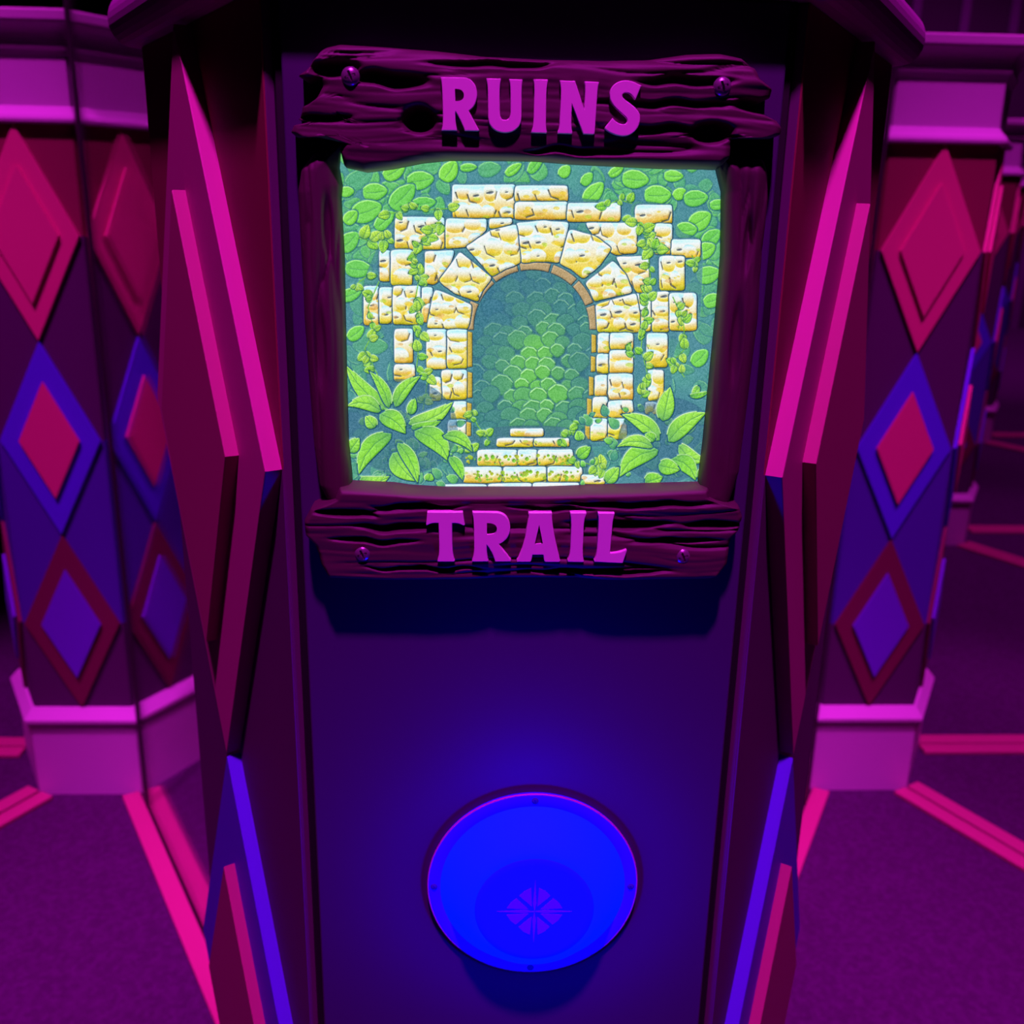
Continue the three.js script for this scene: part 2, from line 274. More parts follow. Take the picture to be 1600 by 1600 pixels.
// raised letters, flared strokes
function outline(d) {                                      // M / L / C / Q path in drawing units
  const s = new THREE.Path(), t = d.match(/[MLCQZ]|-?\d+(\.\d+)?/g); let i = 0; const q = () => +t[i++];
  while (i < t.length) { const c = t[i++]; if (c === 'M') s.moveTo(q(), q()); else if (c === 'L') s.lineTo(q(), q()); else if (c === 'C') s.bezierCurveTo(q(), q(), q(), q(), q(), q()); else if (c === 'Q') s.quadraticCurveTo(q(), q(), q(), q()); }
  return s.getPoints(10);
}
function letters(parent, list, map, z) {
  for (const [o, h] of list) {
    const P = d => outline(d).map(p => new THREE.Vector2(map[0] * p.x + map[1] * p.y + map[2], map[3] * p.x + map[4] * p.y + map[5]));
    const s = new THREE.Shape(P(o)); if (h) s.holes.push(new THREE.Path(P(h)));
    const g = new THREE.ExtrudeGeometry(s, { depth: 0.0095, bevelEnabled: true, bevelThickness: 0.0008, bevelSize: 0.0005, bevelOffset: -0.0003, bevelSegments: 2 });
    obj('letter', g.translate(0, 0, z - 0.0103), M.letter, parent);
  }
}
const LZ = SZ + 0.0042;
letters(topPlank, [
  ['M143 92 L300 94 C350 97 388 140 388 205 C388 255 365 305 328 322 L398 458 L392 462 L300 460 C296 440 275 385 240 328 L236 330 C233 380 236 420 244 455 L243 460 L140 458 L142 448 C152 420 152 380 152 300 C152 220 152 150 146 110 Z', 'M234 168 C275 165 302 180 302 213 C302 245 280 260 236 258 Z'],
  ['M457 100 L553 102 L553 112 C546 140 544 180 544 240 L544 340 C546 375 560 388 580 388 C605 388 620 372 622 335 L622 200 C622 160 620 130 614 110 L616 105 L702 108 L702 118 C698 140 696 180 696 230 L694 370 C692 440 640 475 580 474 C515 472 470 440 466 370 L466 200 C466 160 464 130 458 110 Z'],
  ['M783 106 L878 108 L878 120 C870 140 868 180 867 240 L864 400 C864 430 867 452 871 470 L868 478 L766 474 L768 462 C776 440 780 420 782 380 L786 230 C788 180 788 140 781 112 Z'],
  ['M963 115 L1065 118 L1135 318 L1140 200 C1140 165 1140 145 1134 125 L1136 121 L1230 125 L1229 136 C1222 160 1220 200 1219 240 L1206 482 L1200 487 L1130 484 L1046 270 L1042 380 C1042 430 1045 455 1050 472 L1047 483 L950 480 L950 468 C960 450 962 430 963 390 L971 240 C973 180 970 150 964 125 Z'],
  ['M1525 148 L1488 240 L1478 232 C1462 205 1440 193 1420 195 C1400 197 1390 210 1396 225 C1405 250 1500 290 1520 350 C1535 430 1480 500 1410 498 C1360 496 1310 475 1282 448 L1284 436 L1332 375 C1350 400 1380 420 1408 418 C1430 416 1440 400 1436 385 C1425 345 1315 300 1310 220 C1305 150 1360 112 1420 114 C1455 116 1480 126 1500 138 Z'],
], [0.000103307, 2.54517e-06, -0.083287, 2.16236e-06, -9.60542e-05, 1.64079], LZ);
letters(bottomPlank, [
  ['M95 90 L335 90 L347 176 L340 180 C315 165 290 160 260 163 L258 300 C258 360 262 400 272 424 L268 430 L155 430 L156 418 C166 395 170 360 170 300 L170 163 C140 158 110 165 86 180 L84 172 Z'],
  ['M404 90 L570 92 C625 97 660 140 660 195 C660 250 630 290 580 308 L664 420 L662 430 L556 430 C550 400 530 350 498 312 L496 315 C496 370 498 400 506 424 L502 430 L396 430 L396 422 C408 395 412 360 412 300 L412 190 C412 150 410 125 403 98 Z', 'M498 160 C545 158 572 172 572 202 C572 235 545 248 498 246 Z'],
  ['M790 94 L948 94 L950 104 L948 112 C950 160 960 220 975 290 L1008 424 L1004 433 L905 433 L898 424 L893 382 L815 382 L806 424 L800 432 L708 432 L708 424 C735 380 750 320 765 270 L792 112 L788 102 Z', 'M862 170 L890 305 L828 310 Z'],
  ['M1078 94 L1186 94 L1186 104 C1172 130 1170 160 1169 210 L1165 330 C1165 380 1168 405 1174 426 L1170 434 L1064 432 L1062 424 C1076 400 1080 370 1081 330 L1085 200 C1085 150 1084 125 1077 102 Z'],
  ['M1268 95 L1380 96 L1381 104 C1370 130 1367 170 1366 220 L1355 370 L1365 373 C1405 372 1440 362 1470 348 L1474 354 L1448 438 L1440 441 L1250 432 L1248 424 C1262 400 1266 370 1268 330 L1274 200 C1275 150 1275 125 1268 103 Z'],
], [0.000117223, 3.05213e-06, -0.0910363, 1.16912e-06, -0.000123668, 1.32], LZ);

// round-head cross screws
function screwGeometry(r) {
  const head = []; for (let k = 0; k <= 10; k++) { const a = k / 10 * 90 * D; head.push(new THREE.Vector2(r * Math.cos(a), r * 0.62 * Math.sin(a))); }
  const cap = new Brush(new THREE.LatheGeometry([new THREE.Vector2(0, -0.012), new THREE.Vector2(r * 0.5, -0.012), new THREE.Vector2(r * 0.5, 0), ...head.map((p, i) => i === 10 ? new THREE.Vector2(0, p.y) : p)], 28).rotateX(Math.PI / 2));
  const ev = new Evaluator(); ev.attributes = ['position', 'normal']; let out = cap;
  for (const a of [20 * D, 110 * D]) { const b = new Brush(new THREE.BoxGeometry(r * 1.15, r * 0.26, r * 0.8).translate(0, 0, r * 0.66)); b.rotation.z = a; b.updateMatrixWorld(); out = ev.evaluate(out, b, SUBTRACTION); }
  return out.geometry;
}
const screwG = screwGeometry(0.0068);
for (const [p, x, y] of [[topPlank, -0.1328, 1.6321], [topPlank, 0.1341, 1.6311], [bottomPlank, -0.1332, 1.2714], [bottomPlank, 0.1304, 1.2717]]) obj('screw', screwG, M.screw, p).position.set(x, y, SZ - 0.002);

// ---------------------------------------------------------------- the screen picture
const CW = 1220, CH = 1084, SX0 = -0.1490, SY1 = 1.581, PPM = 4000;
function paintScreen() {
  const c = document.createElement('canvas'); c.width = CW; c.height = CH; const g = c.getContext('2d'), r = rng(42);
  // drawing sheet (x 520..1150, y 240..780) to canvas
  const A = (x, y) => { const t = (y - 240) / 540, s = 2067 - 196 * t, X = -0.1506 - 0.009 * t + (x - 520) / s, Y = 1.5809 - 0.2442 * t - 0.0268 * t * t + 9.2e-6 * (x - 520); return [(X - SX0) * PPM, (SY1 - Y) * PPM]; };
  const S = 2;                                            // canvas pixels per sheet unit, about
  const rgb = (a, k = 1) => `rgb(${a.map(v => Math.max(0, Math.min(255, Math.round(v * k)))).join(',')})`;
  const mix = (a, b, t) => a.map((v, i) => v + (b[i] - v) * t);
  const path = pts => { g.beginPath(); pts.forEach((p, i) => { const q = A(...p); i ? g.lineTo(...q) : g.moveTo(...q); }); g.closePath(); };
  const blobPath = (pts) => { g.beginPath(); const n = pts.length, q = pts.map(p => A(...p)); for (let i = 0; i < n; i++) { const a = q[i], b = q[(i + 1) % n], m = [(a[0] + b[0]) / 2, (a[1] + b[1]) / 2]; if (!i) { const z = q[n - 1]; g.moveTo((z[0] + a[0]) / 2, (z[1] + a[1]) / 2); } g.quadraticCurveTo(a[0], a[1], m[0], m[1]); } g.closePath(); };
  const line = (pts, col, w) => { g.beginPath(); pts.forEach((p, i) => { const q = A(...p); i ? g.lineTo(...q) : g.moveTo(...q); }); g.strokeStyle = col; g.lineWidth = w * S; g.lineCap = 'round'; g.lineJoin = 'round'; g.stroke(); };
  // ground colour
  g.fillStyle = 'rgb(84,146,150)'; g.fillRect(0, 0, CW, CH);
  for (let k = 0; k < 260; k++) { const q = A(510 + r() * 650, 230 + r() * 560), R = 30 + r() * 90, gr = g.createRadialGradient(q[0], q[1], 0, q[0], q[1], R); const col = r() < 0.5 ? '70,124,146' : '92,176,146'; gr.addColorStop(0, `rgba(${col},0.35)`); gr.addColorStop(1, `rgba(${col},0)`); g.fillStyle = gr; g.fillRect(q[0] - R, q[1] - R, 2 * R, 2 * R); }
  // one leaf from base (x0,y0) to tip (x1,y1)
  function leaf(x0, y0, x1, y1, w, bend, col, edge = [46, 104, 118], ew = 1.6, vein = true) {
    const dx = x1 - x0, dy = y1 - y0, n = Math.hypot(dx, dy) || 1, nx = -dy / n, ny = dx / n, P = (t, o) => [x0 + dx * t + nx * (o + bend * 4 * t * (1 - t)), y0 + dy * t + ny * (o + bend * 4 * t * (1 - t))];
    const prof = t => w * Math.pow(Math.sin(Math.PI * Math.pow(t, 0.72)), 0.8), a = [], b = [];
    for (let k = 0; k <= 12; k++) { const t = k / 12; a.push(P(t, prof(t))); b.unshift(P(t, -prof(t))); }
    path([...a, ...b]);
    const q0 = A(x0, y0), q1 = A(x1, y1), gr = g.createLinearGradient(q0[0], q0[1], q1[0], q1[1]); gr.addColorStop(0, rgb(mix(col, [52, 120, 120], 0.45))); gr.addColorStop(0.45, rgb(col)); gr.addColorStop(1, rgb(mix(col, [205, 245, 120], 0.25)));
    g.fillStyle = gr; g.fill(); g.strokeStyle = rgb(edge); g.lineWidth = ew * S; g.stroke();
    const up = a[6][1] < b[6][1] ? a : b.slice().reverse();
    line(up.slice(1, 11), rgb(mix(col, [225, 255, 190], 0.55)), ew * 0.8);
    if (vein) { line([P(0.05, 0), P(0.35, 0), P(0.65, 0), P(0.92, 0)], rgb(mix(col, [40, 105, 95], 0.6)), 1.1); for (const t of [0.3, 0.48, 0.66]) for (const s of [-1, 1]) line([P(t, 0), P(t + 0.14, s * prof(t) * 0.72)], rgb(mix(col, [50, 120, 80], 0.4)), 0.7); }
  }
  const inArch = (x, y) => x > 590 && x < 1090 && y > 285 && y < 700 && !(y < 335 && (x < 700 || x > 890));
  // bushes behind the wall: broad soft leaves, lighter rims
  const round = (x, y, s, w, a, col, k = 1) => {
    const ca = Math.cos(a), sa = Math.sin(a), P = (u, v) => [x + ca * u * s - sa * v * w, y + sa * u * s + ca * v * w];
    blobPath([P(-1, 0), P(-0.8, 0.75), P(0, 1), P(0.75, 0.6), P(1.15, 0), P(0.75, -0.6), P(0, -1), P(-0.8, -0.75)]);
    g.fillStyle = rgb(col); g.fill(); g.strokeStyle = `rgba(56,118,128,${0.75 * k})`; g.lineWidth = 2.2 * S; g.stroke();
    line([P(-0.85, -0.45), P(-0.3, -0.8), P(0.3, -0.75), P(0.8, -0.35)], `rgba(186,244,140,${0.6 * k})`, 1.5);
    if (s > 13) line([P(-0.6, 0), P(0.1, 0.08), P(0.75, 0)], `rgba(70,140,96,${0.6 * k})`, 1.2);
  };
  for (let k = 0; k < 620; k++) {
    const x = 515 + r() * 640, y = 240 + r() * 520; if (inArch(x, y) && r() < 0.85) continue;
    const s = 10 + r() * 15, low = Math.min(1, Math.max(0, (y - 380) / 250)), col = mix(mix([108, 196, 104], [88, 164, 132], low), mix([92, 176, 128], [78, 148, 142], low), r());
    round(x, y, s, s * (0.6 + 0.25 * r()), r() * 6.28, col, 0.6);
  }
  for (let k = 0; k < 90; k++) { const q = A(510 + r() * 650, 240 + r() * 540), R = 20 + r() * 60, gr = g.createRadialGradient(q[0], q[1], 0, q[0], q[1], R); gr.addColorStop(0, 'rgba(80,144,156,0.36)'); gr.addColorStop(1, 'rgba(78,136,152,0)'); g.fillStyle = gr; g.fillRect(q[0] - R, q[1] - R, 2 * R, 2 * R); }
  for (const [x, y, s, w] of [[655, 282, 22, 17], [615, 268, 20, 15], [585, 300, 20, 16], [572, 330, 25, 20], [545, 378, 20, 16], [560, 420, 22, 16], [700, 268, 19, 16], [628, 308, 26, 18], [880, 268, 12, 11], [915, 280, 13, 10], [925, 302, 22, 15], [990, 280, 22, 17], [1025, 305, 22, 18], [1060, 303, 12, 11], [1085, 310, 20, 15], [1092, 345, 20, 17], [1070, 360, 18, 15], [1110, 372, 18, 14], [1100, 392, 18, 15], [1105, 430, 20, 16], [1112, 470, 16, 13], [1092, 560, 17, 14], [800, 265, 16, 9], [835, 256, 20, 10], [548, 340, 14, 12], [542, 300, 12, 10], [1120, 320, 14, 10], [548, 460, 18, 12], [556, 520, 16, 12], [600, 345, 20, 13], [660, 318, 20, 12], [730, 262, 14, 8], [960, 268, 14, 9], [1050, 275, 16, 11]]) round(x, y, s, w, -1.1 + r() * 1.2, mix([112, 206, 92], [140, 224, 84], r()), 1);
  // shade colour of the wall behind the stones
  g.globalAlpha = 0.7; g.fillStyle = 'rgb(78,136,148)';
  blobPath([[700, 285], [800, 284], [890, 286], [895, 312], [970, 312], [1052, 318], [1056, 365], [1098, 370], [1096, 440], [1092, 520], [1050, 530], [1048, 640], [985, 695], [905, 700], [740, 700], [690, 680], [660, 600], [610, 600], [608, 520], [565, 510], [565, 445], [588, 390], [612, 335], [700, 335]]); g.fill(); g.globalAlpha = 1;
  // doorway filled with foliage
  const door = []; door.push([738, 700], [738, 505]); for (let k = 0; k <= 20; k++) { const a = Math.PI - k / 20 * Math.PI; door.push([829 + 92 * Math.cos(a), 512 - 93 * Math.sin(a)]); } door.push([921, 505], [914, 690]);
  g.save(); path(door); g.fillStyle = 'rgb(60,118,124)'; g.fill(); g.clip();
  for (let y = 432; y < 700; y += 17) for (let x = 740 + ((y / 17) % 2) * 13; x < 932; x += 25) {
    const px = x + (r() - 0.5) * 12, py = y + (r() - 0.5) * 9, s = 12 + r() * 7, k = Math.exp(-((px - 842) ** 2 / 4600 + (py - 585) ** 2 / 13000));
    const col = mix([62, 126, 138], [112, 196, 92], Math.min(1, k * 1.05 + (r() - 0.5) * 0.3));
    blobPath([[px - s, py + 3], [px - s * 0.95, py - s * 0.4], [px - s * 0.2 + (r() - 0.5) * 5, py - s * 0.9], [px + s * 0.8, py - s * 0.55], [px + s, py + 3], [px + s * 0.4, py + s * 0.8], [px, py + s], [px - s * 0.4, py + s * 0.8]]);
    g.fillStyle = rgb(col); g.fill(); g.strokeStyle = rgb(mix(col, [46, 100, 116], 0.5)); g.lineWidth = 1.8 * S; g.stroke();
    if (r() < 0.2 + k * 0.7) line([[px - s * 0.8, py - s * 0.3], [px - s * 0.25, py - s * 0.75], [px + s * 0.4, py - s * 0.62], [px + s * 0.85, py - s * 0.15]], rgb(mix(col, [196, 248, 170], 0.35 + 0.35 * k)), 2.0);
  }
  for (const [x, y, R, o] of [[752, 500, 120, 0.5], [830, 440, 130, 0.6], [748, 600, 80, 0.35], [915, 560, 90, 0.45], [830, 690, 90, 0.3]]) { const q = A(x, y), gr = g.createRadialGradient(q[0], q[1], 0, q[0], q[1], R * 1.6); gr.addColorStop(0, `rgba(62,118,138,${o})`); gr.addColorStop(1, 'rgba(62,118,138,0)'); g.fillStyle = gr; g.fillRect(0, 0, CW, CH); }
  g.restore();
  // stones
  function stone(raw, o = {}) {
    const mx = raw.reduce((s, p) => s + p[0], 0) / raw.length, my = raw.reduce((s, p) => s + p[1], 0) / raw.length, pts = raw.map(p => { const dx = p[0] - mx, dy = p[1] - my; return [p[0] + Math.sign(dx) * 1.5, p[1] + Math.sign(dy) * 1.5]; });
    const cx = pts.reduce((s, p) => s + p[0], 0) / pts.length, cy = pts.reduce((s, p) => s + p[1], 0) / pts.length, y0 = Math.min(...pts.map(p => p[1])), y1 = Math.max(...pts.map(p => p[1])), x0 = Math.min(...pts.map(p => p[0])), x1 = Math.max(...pts.map(p => p[0]));
    const rough = []; const n = pts.length;                // corners cut so that the outline is rounded
    for (let i = 0; i < n; i++) { const a = pts[i], b = pts[(i + 1) % n], len = Math.hypot(b[0] - a[0], b[1] - a[1]), e = Math.min(0.34, 7.5 / len); for (const t of [e * 0.35, e * 1.6, 0.5, 1 - e * 1.6, 1 - e * 0.35]) rough.push([a[0] + (b[0] - a[0]) * t + (r() - 0.5) * 1.2, a[1] + (b[1] - a[1]) * t + (r() - 0.5) * 1.2]); }
    blobPath(rough); g.strokeStyle = 'rgba(56,94,116,0.9)'; g.lineWidth = 3.8 * S; g.stroke();
    const w = o.warm ?? r();
    const chunk = (yt, yb) => { const q0 = A(cx, yt), q1 = A(cx, yb), gr = g.createLinearGradient(q0[0], q0[1], q1[0], q1[1]), m = r(); gr.addColorStop(0, rgb([172, 238, 255])); gr.addColorStop(0.24, rgb([240, 252, 250])); gr.addColorStop(0.5, rgb(mix([244, 244, 214], [250, 230, 180], m))); gr.addColorStop(0.78, rgb(mix([240, 222, 66], [242, 196, 92], w))); gr.addColorStop(1, rgb(mix([196, 196, 44], [220, 158, 58], w * r()))); return gr; };
    g.fillStyle = chunk(y0, y1); g.fill(); g.save(); blobPath(rough); g.clip();
    const W = x1 - x0, Hh = y1 - y0, nx = Math.max(1, Math.round(W / 26)), ny = Math.max(1, Math.round(Hh / 24));
    for (let j = 0; j < ny; j++) for (let i = 0; i < nx; i++) {             // lumps with a pale top and a warm foot
      const bx = x0 + (i + 0.5 + (r() - 0.5) * 0.5) * W / nx, by = y0 + (j + 0.5 + (r() - 0.5) * 0.4) * Hh / ny, sx = W / nx * (0.42 + 0.2 * r()), sy = Hh / ny * (0.38 + 0.2 * r());
      blobPath([[bx - sx, by - sy * 0.3], [bx - sx * 0.5, by - sy], [bx + sx * 0.4, by - sy * 0.9], [bx + sx, by - sy * 0.2], [bx + sx * 0.7, by + sy * 0.8], [bx, by + sy], [bx - sx * 0.8, by + sy * 0.7]]);
      g.fillStyle = chunk(by - sy, by + sy); g.fill();
      if (r() < 0.9) { const f = r() < 0.5 ? -1 : 1; line([[bx + f * sx, by - sy * 0.1], [bx + f * sx * 0.75, by + sy * 0.7], [bx, by + sy * (0.9 + 0.2 * r())]].slice(0, r() < 0.5 ? 2 : 3), 'rgba(104,104,92,0.9)', 1.4 + r() * 1.3); }
      if (r() < 0.35) { const t = 2 + r() * 3.5; blobPath([[bx - t * 1.6, by + t * 0.2], [bx, by - t * 0.5], [bx + t * 1.4, by - t * 0.3], [bx + t * 0.2, by + t * 0.6]]); g.fillStyle = 'rgba(92,104,112,0.9)'; g.fill(); }
    }
    for (let k = 0; k < 1 + W * Hh / 600; k++) { const x = x0 + r() * W, y = y0 + (0.35 + 0.65 * r()) * Hh, t = 3 + r() * 6; blobPath([[x - t, y], [x - t * 0.2, y - t * 0.6], [x + t, y - t * 0.2], [x + t * 0.3, y + t * 0.5]]); g.fillStyle = `rgba(${r() < 0.5 ? '244,208,40' : r() < 0.5 ? '230,176,96' : '186,220,60'},0.55)`; g.fill(); }
    g.restore();
  }
  const rect = (a, b, c, d) => stone([[a, b], [c, b], [c, d], [a, d]]);
  for (const q of [[707, 290, 802, 340], [804, 292, 884, 314], [804, 317, 884, 342], [886, 319, 966, 345], [992, 322, 1047, 349], [618, 341, 692, 388], [764, 343, 797, 356], [594, 393, 608, 438], [612, 392, 642, 445], [570, 448, 591, 506], [594, 450, 612, 504], [615, 448, 655, 505], [660, 450, 674, 502], [617, 515, 643, 565], [617, 570, 646, 594], [1022, 351, 1047, 396], [1049, 376, 1092, 402], [1030, 402, 1067, 453], [993, 460, 1014, 517], [1019, 458, 1043, 518], [1046, 460, 1086, 516], [1010, 523, 1040, 573], [1012, 580, 1034, 626], [1008, 630, 1024, 647]]) rect(...q);
  stone([[697, 343], [757, 344], [757, 362], [728, 384], [697, 388]]); stone([[665, 394], [708, 393], [694, 432], [676, 444], [664, 440]]);
  stone([[914, 350], [992, 350], [992, 394], [958, 398], [930, 374]]); stone([[962, 403], [1011, 402], [1011, 455], [992, 456], [978, 430]]);
  // arch reveal then voussoirs
  const reveal = (a0, a1, r0, r1, cx, cy) => { const p = []; for (let k = 0; k <= 6; k++) { const a = (a0 + (a1 - a0) * k / 6) * D; p.push([cx + r0 * Math.sin(a), cy - r0 * Math.cos(a)]); } for (let k = 6; k >= 0; k--) { const a = (a0 + (a1 - a0) * k / 6) * D; p.push([cx + r1 * Math.sin(a), cy - r1 * Math.cos(a)]); } path(p); g.fillStyle = 'rgb(186,160,112)'; g.fill(); g.strokeStyle = 'rgb(70,92,96)'; g.lineWidth = 1.4 * S; g.stroke(); };
  for (const [a, b] of [[-92, -66], [-64, -40], [-38, -13], [-11, 17], [19, 43], [45, 68], [70, 92]]) reveal(a, b, 90, 104, 829, 512);
  for (const p of [[[806, 350], [846, 346], [886, 350], [871, 409], [842, 407], [814, 410]], [[728, 387], [766, 362], [804, 352], [811, 410], [788, 418], [769, 431]], [[686, 441], [718, 395], [766, 436], [751, 453], [744, 470], [712, 458]], [[667, 511], [680, 453], [735, 478], [731, 500], [728, 513]], [[889, 360], [925, 370], [953, 390], [934, 414], [911, 435], [892, 420], [874, 411]], [[955, 409], [975, 432], [985, 456], [928, 470], [922, 455], [914, 444]], [[930, 478], [990, 460], [997, 490], [997, 518], [933, 518]]]) stone(p, { warm: 0.35 });
  // jambs
  for (const q of [[667, 516, 696, 575], [699, 516, 728, 574], [690, 579, 727, 622], [672, 590, 687, 624], [704, 628, 728, 654], [700, 657, 727, 684], [934, 522, 950, 552], [953, 522, 986, 546], [932, 555, 949, 582], [952, 549, 986, 583], [929, 588, 947, 619], [950, 586, 986, 625], [926, 622, 946, 652], [950, 628, 986, 652], [922, 656, 946, 688], [950, 656, 976, 686]]) rect(...q);
  for (const [x, y0, y1] of [[733, 517, 574], [733, 580, 622], [732, 628, 654], [731, 658, 682], [926, 522, 552], [925, 556, 582], [922, 588, 619], [919, 622, 652], [916, 656, 688]]) { path([[x - 4, y0], [x + 4, y0 + 2], [x + 4, y1 - 1], [x - 4, y1]]); g.fillStyle = 'rgb(206,176,66)'; g.fill(); g.strokeStyle = 'rgb(62,96,104)'; g.lineWidth = 1.3 * S; g.stroke(); }
  // steps
  g.globalAlpha = 0.8; g.fillStyle = 'rgb(72,122,132)'; blobPath([[745, 665], [905, 665], [925, 700], [945, 780], [690, 780], [725, 700]]); g.fill(); g.globalAlpha = 1;
  for (const q of [[797, 671, 846, 681], [776, 686, 832, 697], [834, 686, 886, 697], [746, 704, 805, 727], [809, 704, 836, 726], [840, 704, 892, 727], [723, 731, 781, 753], [786, 731, 850, 754], [855, 731, 906, 752], [690, 758, 758, 778], [762, 757, 828, 778], [832, 756, 902, 778], [908, 744, 942, 756]]) rect(...q);
  for (let k = 0; k < 150; k++) { const x = 725 + r() * 180, y = 712 + r() * 14 + (r() < 0.5 ? 25 : 0), s = 1.5 + r() * 3; blobPath([[x - s, y], [x, y - s], [x + s, y], [x, y + s]]); g.fillStyle = rgb(mix([120, 200, 60], [220, 180, 50], r() * 0.7)); g.fill(); }
  // climbing vines
  const lime = () => mix([150, 224, 66], [196, 232, 78], r());
  const vine = (pts, n, s) => { line(pts, 'rgb(120,190,70)', 1.6); for (let k = 0; k < n; k++) { const t = r() * (pts.length - 1), i = Math.min(pts.length - 2, Math.floor(t)), f = t - i, x = pts[i][0] + (pts[i + 1][0] - pts[i][0]) * f, y = pts[i][1] + (pts[i + 1][1] - pts[i][1]) * f, a = r() * 6.28, l = s * (0.7 + r() * 0.7); leaf(x, y, x + Math.cos(a) * l, y + Math.sin(a) * l, l * 0.36, 0, lime(), [54, 118, 98], 1.1, true); } };
  vine([[690, 350], [660, 372], [648, 395], [655, 430], [648, 470], [656, 520], [650, 575]], 34, 15);
  vine([[560, 372], [585, 378], [612, 372]], 7, 18); vine([[598, 338], [625, 330], [650, 326]], 8, 16); vine([[670, 328], [700, 326]], 4, 17); vine([[545, 455], [562, 440], [575, 430]], 5, 13);
  vine([[592, 440], [575, 480], [585, 515], [570, 545], [590, 585]], 14, 14); vine([[652, 575], [668, 588], [660, 640]], 9, 15);
  vine([[980, 338], [1000, 352], [1010, 385], [1024, 392]], 16, 17); vine([[1012, 405], [1016, 450], [1005, 500], [1000, 545], [1010, 585], [1000, 622]], 26, 15); vine([[1050, 465], [1066, 500], [1070, 545], [1050, 565], [1068, 590]], 15, 15); vine([[1080, 400], [1088, 420]], 4, 14); vine([[940, 325], [965, 312], [985, 318]], 6, 14); vine([[975, 540], [990, 560]], 4, 12);
  vine([[735, 640], [745, 665], [765, 690]], 10, 13); vine([[905, 660], [890, 680], [870, 688]], 9, 13); vine([[690, 690], [715, 695], [735, 705]], 10, 15); vine([[895, 720], [915, 725], [945, 735]], 10, 18);
  // small ground leaves
  for (const [x0, x1] of [[535, 720], [905, 1110]]) for (let k = 0; k < 46; k++) { const x = x0 + r() * (x1 - x0), y = 640 + r() * 130, a = -1.57 + (r() - 0.5) * 2.6, l = 10 + r() * 14; leaf(x, y, x + Math.cos(a) * l, y + Math.sin(a) * l, l * 0.34, 0, mix([84, 164, 130], [132, 216, 88], r()), [50, 106, 124], 1.2, false); }
  g.globalAlpha = 0.55; g.fillStyle = 'rgb(58,104,132)'; for (const [x, y, w, h] of [[628, 668, 90, 80], [1040, 690, 80, 72]]) { const q = A(x, y); g.beginPath(); g.ellipse(q[0], q[1], w * S, h * S, 0, 0, 7); g.fill(); } g.globalAlpha = 1;
  // the two broad-leaved plants in front
  for (const [x0, y0, x1, y1, w, b] of [[608, 640, 540, 568, 13, -8], [608, 638, 576, 578, 9, 6], [616, 636, 658, 586, 11, -7], [640, 648, 648, 620, 8, 0], [596, 642, 540, 634, 12, 10], [636, 662, 708, 626, 13, 9], [640, 668, 690, 656, 8, 4], [586, 668, 570, 648, 10, 0], [592, 646, 634, 678, 15, -6], [612, 676, 560, 742, 15, 12], [646, 672, 700, 722, 17, -12], [612, 706, 650, 752, 17, 4], [620, 690, 652, 756, 11, -6], [690, 680, 738, 708, 10, -10], [700, 712, 722, 752, 9, -4], [545, 706, 562, 682, 11, 0], [560, 748, 610, 742, 10, 8], [668, 752, 672, 738, 8, 0]]) leaf(x0, y0, x1, y1, w, b, mix([138, 220, 70], [166, 232, 84], r()), [44, 98, 122], 1.9);
  for (const [x0, y0, x1, y1, w, b] of [[1030, 690, 968, 648, 13, 8], [1034, 660, 1046, 604, 14, 0], [1042, 692, 1104, 645, 15, -7], [1022, 690, 1005, 678, 9, 0], [1058, 696, 1104, 722, 12, 8], [1028, 704, 965, 748, 16, 12], [1020, 700, 960, 700, 10, 10], [1046, 718, 1086, 754, 14, -10], [1026, 728, 1062, 736, 13, 0], [1005, 756, 1035, 746, 12, 0], [945, 756, 966, 730, 11, 0], [1090, 752, 1106, 726, 9, 0], [1092, 604, 1080, 620, 6, 0], [1075, 620, 1108, 612, 5, 3], [900, 716, 922, 698, 10, 0], [905, 690, 900, 672, 8, 0]]) leaf(x0, y0, x1, y1, w, b, mix([138, 220, 70], [168, 234, 86], r()), [44, 98, 122], 1.9);
  // the picture's embossed drawing style and the display grain
  const im = g.getImageData(0, 0, CW, CH), d = im.data, lum = new Float32Array(CW * CH);
  for (let i = 0; i < CW * CH; i++) lum[i] = 0.3 * d[4 * i] + 0.59 * d[4 * i + 1] + 0.11 * d[4 * i + 2];
  const blur = new Float32Array(CW * CH);
  for (let y = 2; y < CH - 2; y++) for (let x = 2; x < CW - 2; x++) { let v = 0; for (let b = -2; b <= 2; b += 2) for (let a = -2; a <= 2; a += 2) v += lum[(y + b) * CW + x + a]; blur[y * CW + x] = v / 9; }
  for (let y = 6; y < CH - 6; y++) for (let x = 6; x < CW - 6; x++) {
    const k = y * CW + x, i = 4 * k, e = Math.max(-38, Math.min(46, 0.5 * (blur[k + 3 * CW + 2] - blur[k - 3 * CW - 2])));
    const n = (hash(x >> 1, y >> 1, 5) - 0.5) * 30 + (hash(x >> 2, y >> 2, 6) - 0.5) * 16;
    d[i] = Math.max(0, Math.min(255, d[i] * 1.02 + e + n)); d[i + 1] = Math.max(0, Math.min(255, d[i + 1] * 1.03 + e + n * 0.9)); d[i + 2] = Math.max(0, Math.min(255, d[i + 2] * 1.04 + e + n + 3));
  }
  g.putImageData(im, 0, 0);
  const t = new THREE.CanvasTexture(c); t.colorSpace = THREE.SRGBColorSpace; t.anisotropy = 4; return t;
}
const picture = paintScreen();
const screenMat = new THREE.MeshStandardMaterial({ color: 0x000000, roughness: 0.5, emissive: 0xffffff, emissiveMap: picture, emissiveIntensity: 0.95 });
